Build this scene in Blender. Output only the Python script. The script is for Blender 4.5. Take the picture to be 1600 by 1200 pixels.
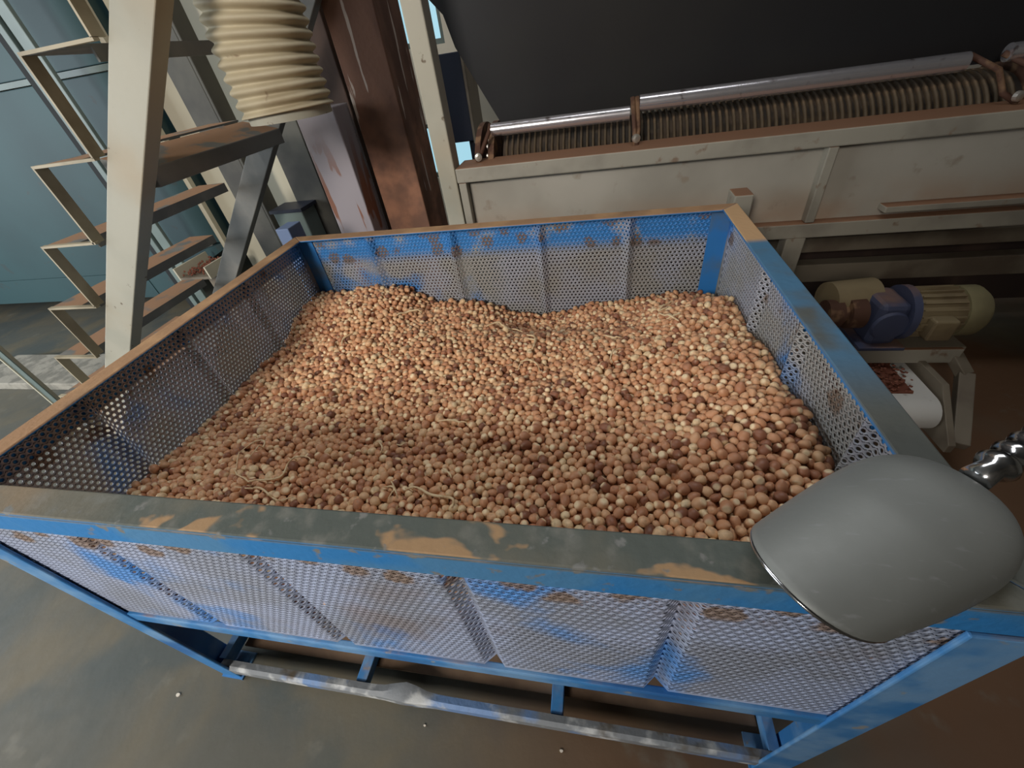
import bpy, math, random
import numpy as np
from mathutils import Vector, Matrix

for o in list(bpy.data.objects):
    bpy.data.objects.remove(o)
SC = bpy.context.scene
COL = SC.collection
Z0 = 0.83                      # height of the bin rim above the floor; build heights are given from the rim
RNG = np.random.default_rng(7)
random.seed(7)

# ------------------------------------------------------------------ camera, world, lights, exposure
cd = bpy.data.cameras.new('camera')
cam = bpy.data.objects.new('camera', cd); COL.objects.link(cam)
cd.sensor_width = 36.0; cd.lens = 36.0 * 631.65 / 1600.0; cd.clip_start = 0.01
_r = Vector((0.980, 0.155, -0.126)).normalized()
_f = Vector((-0.200, 0.743, -0.639)).normalized()
_u = _r.cross(_f).normalized(); _r = _f.cross(_u).normalized()
cam.matrix_world = Matrix(((_r.x, _u.x, -_f.x, 0.944), (_r.y, _u.y, -_f.y, -0.231),
                           (_r.z, _u.z, -_f.z, 0.400 + Z0), (0, 0, 0, 1)))
SC.camera = cam

w = bpy.data.worlds.new('hall_air'); SC.world = w; w.use_nodes = True
w.node_tree.nodes['Background'].inputs[0].default_value = (0.55, 0.75, 0.85, 1)
w.node_tree.nodes['Background'].inputs[1].default_value = 0.10

def area(name, loc, target, sx, sy, power, color):
    l = bpy.data.lights.new(name, 'AREA'); l.shape = 'RECTANGLE'; l.size = sx; l.size_y = sy
    l.energy = power; l.color = color
    o = bpy.data.objects.new(name, l); COL.objects.link(o)
    o.location = loc
    o.rotation_euler = (Vector(target) - Vector(loc)).to_track_quat('-Z', 'Y').to_euler()
    return o
# daylight through roof sheets and through the open gate on the left
area('gate_daylight', (-0.54, -4.2, 3.4), (0.4, 0.6, 0.7), 1.5, 1.5, 350, (1.0, 0.94, 0.87))
area('roof_sheet_daylight', (0.75, 1.15, 3.5), (0.75, 0.75, 0.8), 2.4, 0.6, 36, (0.95, 0.97, 1.0))
area('side_door_daylight', (-4.6, -0.9, 1.6), (0.0, 0.8, 0.7), 2.4, 2.2, 150, (0.86, 0.94, 1.0))

SC.view_settings.view_transform = 'Standard'
SC.view_settings.look = 'None'
SC.view_settings.gamma = 1.0
SC.view_settings.exposure = 0.1
SC.view_settings.use_curve_mapping = False

# ------------------------------------------------------------------ materials
def S(r, g, b):
    def f(c):
        c /= 255.0
        return c / 12.92 if c <= 0.04045 else ((c + 0.055) / 1.055) ** 2.4
    return (f(r), f(g), f(b), 1.0)

def mat(name, base, rough=0.6, metal=0.0, layers=(), bump=0.0, bscale=60.0, rvar=0.0):
    """Layers: dict(color, scale, lo, hi, detail, stretch=(x,y,z), up=(lo,hi), z=(lo,hi), off)"""
    m = bpy.data.materials.new(name); m.use_nodes = True
    nt = m.node_tree; N = nt.nodes; LK = nt.links
    bs = N['Principled BSDF']
    bs.inputs['Roughness'].default_value = rough; bs.inputs['Metallic'].default_value = metal
    tc = N.new('ShaderNodeTexCoord'); co = tc.outputs['Object']
    prev = None
    def rng(sock, lo, hi):
        r = N.new('ShaderNodeMapRange'); r.interpolation_type = 'SMOOTHSTEP'
        LK.new(sock, r.inputs['Value'])
        r.inputs['From Min'].default_value = lo; r.inputs['From Max'].default_value = hi
        if lo > hi:
            r.inputs['From Min'].default_value = hi; r.inputs['From Max'].default_value = lo
            r.inputs['To Min'].default_value = 1; r.inputs['To Max'].default_value = 0
        return r.outputs['Result']
    for L in layers:
        mp = N.new('ShaderNodeMapping'); LK.new(co, mp.inputs['Vector'])
        mp.inputs['Scale'].default_value = L.get('stretch', (1, 1, 1))
        o = L.get('off', 0.0); mp.inputs['Location'].default_value = (o, o * 1.7, o * 0.6)
        nz = N.new('ShaderNodeTexNoise'); LK.new(mp.outputs[0], nz.inputs['Vector'])
        nz.inputs['Scale'].default_value = L.get('scale', 8); nz.inputs['Detail'].default_value = L.get('detail', 4)
        nz.inputs['Distortion'].default_value = L.get('dist', 0.0)
        fac = rng(nz.outputs['Fac'], L.get('lo', 0.45), L.get('hi', 0.6))
        if 'spot' in L:                       # round patches of their own, edges broken by the noise
            vo = N.new('ShaderNodeTexVoronoi'); vo.inputs['Scale'].default_value = L['spot']; vo.inputs['Randomness'].default_value = 0.7
            LK.new(mp.outputs[0], vo.inputs['Vector'])
            ad = N.new('ShaderNodeMath'); ad.operation = 'MULTIPLY_ADD'; LK.new(nz.outputs['Fac'], ad.inputs[0]); ad.inputs[1].default_value = 0.5
            LK.new(vo.outputs['Distance'], ad.inputs[2]); fac = rng(ad.outputs[0], L['sr'] + 0.12, L['sr'])
        def mul(a, b):
            q = N.new('ShaderNodeMath'); q.operation = 'MULTIPLY'
            LK.new(a, q.inputs[0])
            if isinstance(b, float): q.inputs[1].default_value = b
            else: LK.new(b, q.inputs[1])
            return q.outputs[0]
        if 'up' in L:
            g = N.new('ShaderNodeNewGeometry'); sx = N.new('ShaderNodeSeparateXYZ'); LK.new(g.outputs['Normal'], sx.inputs[0])
            fac = mul(fac, rng(sx.outputs['Z'], *L['up']))
        for ax in ('x', 'y', 'z'):
            if ax in L:
                sx = N.new('ShaderNodeSeparateXYZ'); LK.new(co, sx.inputs[0])
                for pair in (L[ax] if isinstance(L[ax], list) else [L[ax]]):
                    fac = mul(fac, rng(sx.outputs[ax.upper()], *pair))
        if 'amt' in L: fac = mul(fac, float(L['amt']))
        mx = N.new('ShaderNodeMix'); mx.data_type = 'RGBA'
        LK.new(fac, mx.inputs['Factor'])
        if prev is None: mx.inputs['A'].default_value = base
        else: LK.new(prev, mx.inputs['A'])
        mx.inputs['B'].default_value = L['color']
        prev = mx.outputs['Result']
    if prev is None: bs.inputs['Base Color'].default_value = base
    else: LK.new(prev, bs.inputs['Base Color'])
    if bump or rvar:
        nz = N.new('ShaderNodeTexNoise'); LK.new(co, nz.inputs['Vector'])
        nz.inputs['Scale'].default_value = bscale; nz.inputs['Detail'].default_value = 5
        if bump:
            b = N.new('ShaderNodeBump'); b.inputs['Strength'].default_value = bump; b.inputs['Distance'].default_value = 0.004
            LK.new(nz.outputs['Fac'], b.inputs['Height']); LK.new(b.outputs[0], bs.inputs['Normal'])
        if rvar:
            r = N.new('ShaderNodeMapRange'); LK.new(nz.outputs['Fac'], r.inputs['Value'])
            r.inputs['To Min'].default_value = rough - rvar; r.inputs['To Max'].default_value = rough + rvar
            LK.new(r.outputs[0], bs.inputs['Roughness'])
    return m

TAN = S(162, 130, 94); DUST = S(150, 112, 82); BLUE = S(40, 122, 186)
M = {}
M['rim_front'] = mat('rim_front_paint', S(104, 101, 88), 0.75, 0, [
    dict(color=S(82, 88, 82), scale=5, lo=0.45, hi=0.6),
    dict(color=S(112, 112, 104), scale=30, lo=0.5, hi=0.75),
    dict(color=TAN, scale=6.0, lo=0.575, hi=0.60, up=(0.6, 0.9), off=3.1, dist=0.3, stretch=(1, 1.6, 1)),
    dict(color=S(158, 128, 92), scale=2.0, lo=0.45, hi=0.55, x=(-0.40, -0.60), up=(0.6, 0.9)),
    dict(color=S(72, 128, 172), scale=3, lo=0.2, hi=0.3, up=(0.5, 0.2)),
    dict(color=BLUE, scale=4, lo=0.46, hi=0.56, up=(0.5, 0.2)),
    dict(color=S(120, 120, 116), scale=40, lo=0.62, hi=0.7, detail=6)], 0.25, 90)
M['rim_dusty'] = mat('rim_dusty_paint', S(158, 122, 88), 0.85, 0, [
    dict(color=S(178, 140, 100), scale=14, lo=0.4, hi=0.65),
    dict(color=S(110, 92, 72), scale=5, lo=0.58, hi=0.75),
    dict(color=BLUE, scale=4, lo=0.0, hi=0.1, up=(0.5, 0.2))], 0.3, 120)
M['rim_right'] = mat('rim_right_paint', S(88, 90, 84), 0.75, 0, [
    dict(color=S(72, 118, 150), scale=4, lo=0.40, hi=0.52, y=[(-0.30, -0.12), (0.34, 0.26)], up=(0.4, 0.7)),
    dict(color=TAN, scale=9, lo=0.57, hi=0.60, y=[(-0.16, -0.2), (-0.34, -0.28)], up=(0.6, 0.9), off=0.7),
    dict(color=S(196, 158, 116), scale=3, lo=0.2, hi=0.3, y=(0.24, 0.27), up=(0.6, 0.9)),
    dict(color=BLUE, scale=4, lo=0.3, hi=0.4, up=(0.5, 0.2))], 0.25, 90)
M['bin_blue'] = mat('bin_blue_paint', S(58, 126, 186), 0.5, 0, [
    dict(color=S(112, 156, 198), scale=9, lo=0.45, hi=0.62),
    dict(color=S(42, 102, 164), scale=5, lo=0.5, hi=0.7, off=2),
    dict(color=S(150, 150, 148), scale=24, lo=0.66, hi=0.72, detail=6),
    dict(color=DUST, scale=12, lo=0.5, hi=0.7, up=(0.7, 0.95), amt=0.6)], 0.15, 80)
M['bin_worn'] = mat('bin_worn_rail', S(128, 132, 136), 0.55, 0, [
    dict(color=S(110, 140, 184), scale=7, lo=0.5, hi=0.62),
    dict(color=S(196, 198, 198), scale=16, lo=0.52, hi=0.66),
    dict(color=S(98, 88, 74), scale=11, lo=0.58, hi=0.7, off=4)], 0.4, 70)
M['sheet'] = mat('perforated_sheet_paint', S(150, 156, 172), 0.55, 0, [
    dict(color=S(164, 174, 200), scale=6, lo=0.4, hi=0.6),
    dict(color=S(92, 148, 216), scale=5.5, lo=0.52, hi=0.70, off=1.3, dist=0.4),
    dict(color=S(74, 140, 214), scale=9, lo=0.33, hi=0.5, z=(0.715, 0.77), y=(0.40, 0.48), off=5),
    dict(color=S(136, 112, 92), scale=40, spot=15, sr=0.50, z=[(0.722, 0.737), (0.815, 0.80)], off=2, amt=0.85),
    dict(color=S(134, 112, 96), scale=3.5, lo=0.58, hi=0.7, z=(0.42, 0.6), amt=0.5, off=9)], 0.12, 60)
M['sheet_inner'] = mat('perforated_sheet_worn', S(160, 158, 154), 0.5, 0, [
    dict(color=S(166, 168, 178), scale=6, lo=0.4, hi=0.6),
    dict(color=S(70, 132, 198), scale=5.0, lo=0.56, hi=0.72, off=1.3, dist=0.4),
    dict(color=S(64, 134, 204), scale=9, lo=0.33, hi=0.5, z=(0.715, 0.77), y=(0.40, 0.48), off=5),
    dict(color=S(120, 100, 84), scale=40, spot=15, sr=0.50, z=[(0.722, 0.737), (0.815, 0.80)], off=2, amt=0.85)], 0.12, 60)
M['inner_strip'] = mat('bin_flange_blue', S(44, 118, 186), 0.5, 0, [dict(color=S(80, 110, 140), scale=8, lo=0.5, hi=0.7)])
M['tray_dust'] = mat('dusty_tray', S(96, 76, 60), 0.9, 0, [dict(color=S(120, 98, 78), scale=7, lo=0.4, hi=0.65)], 0.3, 50)
M['beige'] = mat('beige_grey_paint', S(176, 172, 156), 0.6, 0, [
    dict(color=S(158, 156, 142), scale=3, lo=0.45, hi=0.7),
    dict(color=S(172, 152, 122), scale=2.2, lo=0.5, hi=0.7, off=4, amt=0.6),
    dict(color=S(110, 96, 78), scale=30, lo=0.68, hi=0.74, detail=6),
    dict(color=S(160, 122, 92), scale=6, lo=0.3, hi=0.5, up=(0.8, 0.97))], 0.1, 50)
M['grey_steel'] = mat('grey_stair_steel', S(108, 108, 104), 0.6, 0, [
    dict(color=S(134, 130, 122), scale=4, lo=0.45, hi=0.65),
    dict(color=S(158, 120, 90), scale=9, lo=0.36, hi=0.46, up=(0.8, 0.97), off=2)], 0.15, 60)
M['panel_grey'] = mat('machine_panel_paint', S(176, 170, 158), 0.55, 0, [
    dict(color=S(156, 150, 138), scale=2.2, lo=0.4, hi=0.65),
    dict(color=S(164, 132, 104), scale=5, lo=0.35, hi=0.6, z=(0.79, 0.66), amt=0.55),
    dict(color=S(150, 138, 122), scale=14, lo=0.62, hi=0.75, detail=6)], 0.08, 40)
M['machine_beam'] = mat('machine_beam_paint', S(158, 152, 138), 0.6, 0, [
    dict(color=S(138, 132, 120), scale=5, lo=0.45, hi=0.65),
    dict(color=S(142, 104, 78), scale=4, lo=0.2, hi=0.35, up=(0.75, 0.95)),
    dict(color=S(130, 110, 92), scale=22, lo=0.64, hi=0.74, detail=6)], 0.12, 50)
M['lavender'] = mat('lavender_grey_paint', S(150, 142, 146), 0.5, 0, [
    dict(color=S(134, 126, 128), scale=3, lo=0.45, hi=0.7, stretch=(3, 3, 0.5)),
    dict(color=S(128, 84, 64), scale=5, lo=0.55, hi=0.58, stretch=(2.6, 2.6, 0.5), z=(1.1, 0.85), dist=0.6, off=1.5)], 0.06, 40)
M['rust'] = mat('rusty_steel', S(112, 80, 64), 0.85, 0, [
    dict(color=S(84, 56, 44), scale=5, lo=0.45, hi=0.62, stretch=(1, 1, 0.4)),
    dict(color=S(146, 102, 78), scale=9, lo=0.4, hi=0.65, z=(1.3, 0.8)),
    dict(color=S(176, 160, 148), scale=7, lo=0.63, hi=0.65, stretch=(4, 4, 0.45), off=3, detail=5)], 0.35, 60)
M['dark_rust'] = mat('dark_rusty_steel', S(56, 42, 36), 0.85, 0, [dict(color=S(76, 58, 48), scale=6, lo=0.45, hi=0.65, stretch=(1, 1, 0.3))], 0.3, 50)
M['dark_post'] = mat('dark_grey_paint', S(84, 82, 74), 0.7, 0, [dict(color=S(66, 64, 60), scale=4, lo=0.45, hi=0.65)], 0.1, 50)
M['cream'] = mat('cream_paint', S(196, 190, 168), 0.7, 0, [dict(color=S(180, 172, 152), scale=1.5, lo=0.4, hi=0.65)], 0.05, 30)
M['teal'] = mat('teal_machine_paint', S(44, 74, 78), 0.6, 0, [
    dict(color=S(38, 64, 68), scale=1.2, lo=0.4, hi=0.65),
    dict(color=S(50, 66, 68), scale=11, lo=0.665, hi=0.70, dist=0.5)], 0.05, 20)
M['teal_frame'] = mat('pale_teal_frame', S(112, 126, 122), 0.5, 0, [dict(color=S(92, 106, 102), scale=3, lo=0.4, hi=0.65)])
M['black_gap'] = mat('black_gap_shade', S(20, 24, 26), 0.8)  # shade of the gap beside the channel post, put in as colour
M['hose'] = mat('cream_hose_plastic', S(188, 176, 148), 0.6, 0, [
    dict(color=S(168, 154, 126), scale=6, lo=0.45, hi=0.7),
    dict(color=S(128, 108, 84), scale=12, lo=0.66, hi=0.73, dist=0.4)], 0.08, 60)
M['navy'] = mat('navy_panel_paint', S(34, 40, 56), 0.5)
M['hood'] = mat('black_hood_rubber', S(32, 32, 34), 0.55, 0, [dict(color=S(37, 37, 37), scale=3, lo=0.4, hi=0.7)], 0.03, 20)
M['drum'] = mat('dusty_dark_drum', S(44, 38, 32), 0.85, 0, [dict(color=S(70, 58, 46), scale=14, lo=0.45, hi=0.6)], 0.3, 60)
M['ring'] = mat('dusty_drum_ring', S(92, 78, 60), 0.75, 0, [dict(color=S(128, 104, 78), scale=18, lo=0.5, hi=0.68), dict(color=S(58, 48, 38), scale=8, lo=0.5, hi=0.65, off=3)])
M['chrome'] = mat('polished_steel', S(228, 224, 228), 0.24, 0.85, [dict(color=S(150, 140, 140), scale=30, lo=0.6, hi=0.7)], 0.03, 40, 0.06)
M['rust_iron'] = mat('rusty_bracket_iron', S(84, 56, 42), 0.75, 0.2, [dict(color=S(128, 98, 72), scale=20, lo=0.5, hi=0.65)], 0.2, 90)
M['bolt'] = mat('bright_bolt_steel', S(210, 205, 195), 0.35, 0.8)
M['scoop'] = mat('dull_aluminium', S(132, 134, 130), 0.55, 0.25, [
    dict(color=S(122, 124, 120), scale=5, lo=0.4, hi=0.65),
    dict(color=S(140, 142, 140), scale=40, lo=0.6, hi=0.75, stretch=(1, 4, 1))], 0.04, 120, 0.08)
M['handle'] = mat('polished_aluminium_grip', S(200, 200, 202), 0.16, 1.0)
M['motor_cream'] = mat('motor_cream_paint', S(134, 119, 90), 0.6, 0, [dict(color=S(112, 96, 72), scale=7, lo=0.45, hi=0.65)], 0.1, 60)
M['motor_cap'] = mat('motor_fan_cover_paint', S(138, 130, 96), 0.6, 0, [dict(color=S(120, 111, 82), scale=5, lo=0.45, hi=0.65)])
M['gear_blue'] = mat('gearbox_blue_paint', S(66, 72, 98), 0.6, 0, [dict(color=S(86, 82, 86), scale=7, lo=0.5, hi=0.7), dict(color=DUST, scale=5, lo=0.4, hi=0.6, up=(0.6, 0.95), amt=0.6)], 0.1, 60)
M['rail_dim'] = mat('dim_grey_frame', S(126, 116, 100), 0.6, 0, [dict(color=S(104, 92, 78), scale=5, lo=0.45, hi=0.65)], 0.1, 50)
M['strap'] = mat('stair_strap_paint', S(176, 164, 138), 0.6, 0, [dict(color=S(150, 138, 114), scale=6, lo=0.45, hi=0.65)])
M['pale_blue'] = mat('dusty_pale_blue_paint', S(112, 130, 164), 0.6, 0, [dict(color=S(120, 104, 90), scale=9, lo=0.5, hi=0.62)])
M['belt'] = mat('white_belt', S(206, 204, 198), 0.6, 0, [dict(color=S(150, 128, 118), scale=16, lo=0.58, hi=0.7)])
M['skin'] = mat('red_brown_nut_skins', S(112, 62, 44), 0.8, 0, [dict(color=S(140, 88, 64), scale=50, lo=0.5, hi=0.7)])
M['chip'] = mat('white_shell_chip', S(226, 216, 200), 0.6)
M['fibre'] = mat('pale_root_fibre', S(226, 200, 158), 0.7, 0, [dict(color=S(196, 160, 116), scale=60, lo=0.5, hi=0.7)])
M['floor_patch'] = mat('pale_concrete', S(160, 154, 142), 0.9, 0, [dict(color=S(128, 124, 114), scale=14, lo=0.42, hi=0.6, detail=8)], 0.5, 60)
M['floor'] = mat('worn_concrete_floor', S(94, 92, 82), 0.7, 0, [
    dict(color=S(78, 83, 80), scale=1.9, lo=0.42, hi=0.62, detail=9, dist=0.6),
    dict(color=S(106, 98, 80), scale=3.2, lo=0.46, hi=0.7, off=3, detail=9, dist=0.5),
    dict(color=S(108, 78, 54), scale=1.2, lo=0.3, hi=0.5, x=(0.9, 1.7), y=(-0.6, 0.4)),
    dict(color=S(122, 118, 106), scale=9, lo=0.62, hi=0.76, detail=8, amt=0.6)], 0.25, 25, 0.1)
M['wall'] = mat('hall_wall_paint', S(226, 220, 204), 0.8, 0, [dict(color=S(212, 205, 188), scale=1.2, lo=0.4, hi=0.65)])
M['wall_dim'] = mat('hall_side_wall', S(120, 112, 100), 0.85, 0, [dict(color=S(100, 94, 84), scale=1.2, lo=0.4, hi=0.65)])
M['roof'] = mat('roof_sheet', S(110, 108, 104), 0.8)

def emis(name, col, s):
    m = bpy.data.materials.new(name); m.use_nodes = True
    b = m.node_tree.nodes['Principled BSDF']
    b.inputs['Base Color'].default_value = (0.1, 0.1, 0.1, 1)
    b.inputs['Emission Color'].default_value = col; b.inputs['Emission Strength'].default_value = s
    return m
M['daylit_pane'] = emis('daylit_pane', S(158, 206, 222), 1.0)

def nut_material():
    m = bpy.data.materials.new('hazelnut_shell'); m.use_nodes = True
    nt = m.node_tree; N = nt.nodes; LK = nt.links; bs = N['Principled BSDF']
    bs.inputs['Roughness'].default_value = 0.5
    a = N.new('ShaderNodeAttribute'); a.attribute_name = 'tone'
    c = N.new('ShaderNodeAttribute'); c.attribute_name = 'cap'
    r = N.new('ShaderNodeValToRGB'); LK.new(a.outputs['Fac'], r.inputs[0])
    e = r.color_ramp.elements
    e[0].position = 0.0; e[0].color = S(120, 76, 54)
    e[1].position = 1.0; e[1].color = S(234, 206, 162)
    for p, q in ((0.15, S(164, 106, 76)), (0.45, S(212, 154, 112)), (0.75, S(226, 180, 136))):
        x = e.new(p); x.color = q
    tc = N.new('ShaderNodeTexCoord'); nz = N.new('ShaderNodeTexNoise'); LK.new(tc.outputs['Object'], nz.inputs['Vector'])
    nz.inputs['Scale'].default_value = 160; nz.inputs['Detail'].default_value = 3
    k = N.new('ShaderNodeMapRange'); LK.new(nz.outputs['Fac'], k.inputs['Value'])
    k.inputs['From Min'].default_value = 0.35; k.inputs['From Max'].default_value = 0.7
    k.inputs['To Min'].default_value = 0.78; k.inputs['To Max'].default_value = 1.12
    hv = N.new('ShaderNodeHueSaturation'); LK.new(r.outputs[0], hv.inputs['Color']); LK.new(k.outputs[0], hv.inputs['Value'])
    mx = N.new('ShaderNodeMix'); mx.data_type = 'RGBA'; LK.new(c.outputs['Fac'], mx.inputs['Factor'])
    LK.new(hv.outputs[0], mx.inputs['A']); mx.inputs['B'].default_value = S(242, 216, 174)
    LK.new(mx.outputs['Result'], bs.inputs['Base Color'])
    return m
M['nut'] = nut_material()

# ------------------------------------------------------------------ mesh helpers
class MB:
    def __init__(s): s.v = []; s.f = []
    def add(s, vs, fs):
        b = len(s.v); s.v += [tuple(map(float, p)) for p in vs]; s.f += [tuple(i + b for i in q) for q in fs]; return s
    def box(s, x0, x1, y0, y1, z0, z1):
        return s.add([(x0, y0, z0), (x1, y0, z0), (x1, y1, z0), (x0, y1, z0), (x0, y0, z1), (x1, y0, z1), (x1, y1, z1), (x0, y1, z1)],
                     [(0, 3, 2, 1), (4, 5, 6, 7), (0, 1, 5, 4), (1, 2, 6, 5), (2, 3, 7, 6), (3, 0, 4, 7)])
    def prism(s, poly, axis, a, b):
        """poly: 2D points in the two other axes (in xyz order), extruded along axis from a to b"""
        n = len(poly)
        def P(q, t):
            return {'x': (t, q[0], q[1]), 'y': (q[0], t, q[1]), 'z': (q[0], q[1], t)}[axis]
        vs = [P(q, a) for q in poly] + [P(q, b) for q in poly]
        fs = [tuple(range(n)), tuple(range(2 * n - 1, n - 1, -1))] + [(i, i + n, (i + 1) % n + n, (i + 1) % n) for i in range(n)]
        return s.add(vs, fs)
    def beam(s, p0, p1, wd, ht, up=(0, 0, 1)):
        p0 = Vector(p0); p1 = Vector(p1); d = (p1 - p0).normalized(); u = Vector(up)
        r = d.cross(u).normalized(); u = r.cross(d).normalized()
        vs = []
        for p in (p0, p1):
            for a, b in ((-1, -1), (1, -1), (1, 1), (-1, 1)): vs.append(p + r * (a * wd / 2) + u * (b * ht / 2))
        return s.add(vs, [(0, 1, 2, 3), (7, 6, 5, 4)] + [(i, i + 4, (i + 1) % 4 + 4, (i + 1) % 4) for i in range(4)])
    def tube(s, path, rad, n=10, cap=True):
        path = [Vector(p) for p in path]; m = len(path)
        rad = rad if hasattr(rad, '__len__') else [rad] * m
        t0 = (path[1] - path[0]).normalized()
        ref = Vector((0, 0, 1)) if abs(t0.z) < 0.9 else Vector((0, 1, 0))
        r = t0.cross(ref).normalized(); vs = []
        for i, p in enumerate(path):
            t = (path[min(i + 1, m - 1)] - path[max(i - 1, 0)]).normalized()
            r = (r - t * r.dot(t)).normalized(); q = t.cross(r)
            for k in range(n):
                a = 2 * math.pi * k / n; vs.append(p + (r * math.cos(a) + q * math.sin(a)) * rad[i])
        fs = [(i * n + k, i * n + (k + 1) % n, (i + 1) * n + (k + 1) % n, (i + 1) * n + k) for i in range(m - 1) for k in range(n)]
        if cap: fs += [tuple(range(n - 1, -1, -1)), tuple((m - 1) * n + k for k in range(n))]
        return s.add(vs, fs)
    def lathe(s, o, axis, prof, n=32):
        """prof: list of (distance along axis, radius)"""
        ax = Vector(axis).normalized(); ref = Vector((0, 0, 1)) if abs(ax.z) < 0.9 else Vector((0, 1, 0))
        r1 = ax.cross(ref).normalized(); r2 = ax.cross(r1); m = len(prof); vs = []
        for t, r in prof:
            r = max(r, 1e-4)
            for k in range(n):
                a = 2 * math.pi * k / n; vs.append(Vector(o) + ax * t + (r1 * math.cos(a) + r2 * math.sin(a)) * r)
        fs = [(i * n + k, i * n + (k + 1) % n, (i + 1) * n + (k + 1) % n, (i + 1) * n + k) for i in range(m - 1) for k in range(n)]
        fs += [tuple(range(n - 1, -1, -1)), tuple((m - 1) * n + k for k in range(n))]
        return s.add(vs, fs)
    def build(s, name, m, parent=None, smooth=False, bevel=0.0, label=None, solid=0.0):
        me = bpy.data.meshes.new(name); o = bpy.data.objects.new(name, me); COL.objects.link(o)
        V = np.array(s.v); V[:, 2] += Z0
        if parent is not None:
            root = parent
            while root.parent is not None: root = root.parent
            org = np.array(root.location); o.parent = parent
        else:
            org = np.array([(V[:, 0].min() + V[:, 0].max()) / 2, (V[:, 1].min() + V[:, 1].max()) / 2, V[:, 2].min()])
            o.location = org
        me.from_pydata((V - org).tolist(), [], s.f); me.update()
        me.materials.append(M[m])
        if smooth:
            for p in me.polygons: p.use_smooth = True
            if smooth != 'all':
                md = o.modifiers.new('edge', 'EDGE_SPLIT'); md.split_angle = math.radians(40)
        if bevel:
            md = o.modifiers.new('bevel', 'BEVEL'); md.width = bevel; md.segments = 2; md.limit_method = 'ANGLE'
        if solid:
            md = o.modifiers.new('solid', 'SOLIDIFY'); md.thickness = solid; md.offset = 0
        if label: o['label'] = label
        return o

def tag(o, label=None, cat=None, group=None, kind=None):
    if label: o['label'] = label
    if cat: o['category'] = cat
    if group: o['group'] = group
    if kind: o['kind'] = kind
    return o
def thing(name, loc, label, cat, group=None):
    o = bpy.data.objects.new(name, None); COL.objects.link(o); o.empty_display_size = 0.05
    o.location = (loc[0], loc[1], loc[2] + Z0); tag(o, label, cat, group); return o
def link_copy(o, parent=None, delta=(0, 0, 0)):
    c = o.copy(); COL.objects.link(c); c.parent = parent; c.location = Vector(o.location) + Vector(delta); return c

def struct(name, mb, m):
    return tag(mb.build(name, m), kind='structure')

# ------------------------------------------------------------------ the hall
FL = -Z0
struct('floor', MB().box(-6, 5, -4.5, 3.6, FL - 0.1, FL), 'floor')
def wall_with_holes():
    mb = MB(); y0, y1 = 3.2, 3.32
    xs = [-6, -0.98, -0.05, 5]
    mb.box(-6, -0.98, y0, y1, FL, 2.75)
    mb.box(0.12, 5, y0, y1, FL, 2.75)
    mb.box(-0.98, 0.12, y0, y1, FL, -0.35)
    mb.box(-0.98, 0.12, y0, y1, 0.02, 0.46)
    mb.box(-0.98, 0.12, y0, y1, 1.5, 2.75); mb.box(-0.05, 0.12, y0, y1, 0.46, 1.5)
    return mb
struct('wall_back', wall_with_holes(), 'wall')
struct('wall_left', MB().box(-6, -5.9, -4.5, 3.2, FL, 2.75), 'wall_dim')
struct('wall_right', MB().box(4.4, 4.5, -4.5, 3.2, FL, 2.75), 'wall_dim')
struct('wall_light_block', MB().box(0.29, 4.4, -2.2, -2.1, FL, 2.75), 'wall_dim')  # unseen wall added to block the gate daylight from the right side
struct('ceiling', MB().box(-6, 5, -4.5, 3.32, 2.75, 2.85), 'roof')
for i, (za, zb) in enumerate(((0.46, 1.5), (-0.35, 0.02))):
    xr = (-0.05, 0.12)[i]
    wn = tag(MB().box(-0.98, xr, 3.27, 3.29, za, zb).build('window_%d' % (i + 1), 'daylit_pane'), kind='structure')
    fr = MB()
    for x in (-0.98, -0.45, xr - 0.03): fr.box(x, x + 0.03, 3.23, 3.27, za, zb)
    fr.box(-0.95, xr - 0.03, 3.23, 3.27, za, za + 0.03)
    fr.box(-0.95, xr - 0.03, 3.23, 3.27, zb - 0.03, zb)
    fr.build('window_frame', 'teal_frame', wn)

# ------------------------------------------------------------------ the perforated bin
W, D, B = 1.273, 0.942, 0.044
bin_ = thing('perforated_bin', (W / 2, D / 2, FL), 'large blue steel bin with perforated walls, heaped with brown nuts', 'bin')
SHO = 0.0365                     # perforated sheet stands this far outside the rim's inner edge
ZB = -0.392                     # bottom of the sheets
def rim_bar(m, a0, a1, side, down):
    """angle iron: flat top leg + outer leg. side: n/f/l/r"""
    t = 0.006
    mb = MB()
    if side in 'nf':
        y0, y1 = (-B, 0) if side == 'n' else (D, D + B)
        yo0, yo1 = (-B, -B + t) if side == 'n' else (D + B - t, D + B)
        x0, x1 = -B, W + B
        mi = lambda o, i: [(x0, o), (x1, o), (W, i), (0, i)]
        poly = mi(-B, 0) if side == 'n' else mi(D + B, D)
        mb.prism(poly if side == 'n' else poly[::-1], 'z', -t, 0)
        mb.box(x0, x1, yo0, yo1, -down, -t)
    else:
        o, i = (-B, 0) if side == 'l' else (W + B, W)
        poly = [(o, -B), (i, 0), (i, D), (o, D + B)]
        mb.prism(poly[::-1] if side == 'l' else poly, 'z', -t, 0)
        xo0, xo1 = (-B, -B + t) if side == 'l' else (W + B - t, W + B)
        mb.box(xo0, xo1, -B + t, D + B - t, -down, -t)
    return mb.build('rim_bar', m, bin_, bevel=0.0025)
rim_bar('rim_front', 0, 0, 'n', 0.050)['label'] = 'greenish grey rim bar with tan dust patches'
rim_bar('rim_dusty', 0, 0, 'f', 0.085)['label'] = 'dusty tan rim bar'
rim_bar('rim_dusty', 0, 0, 'l', 0.060)['label'] = 'dusty tan rim bar'
rim_bar('rim_right', 0, 0, 'r', 0.060)['label'] = 'rim bar with worn blue paint and a dusty corner'

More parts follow.
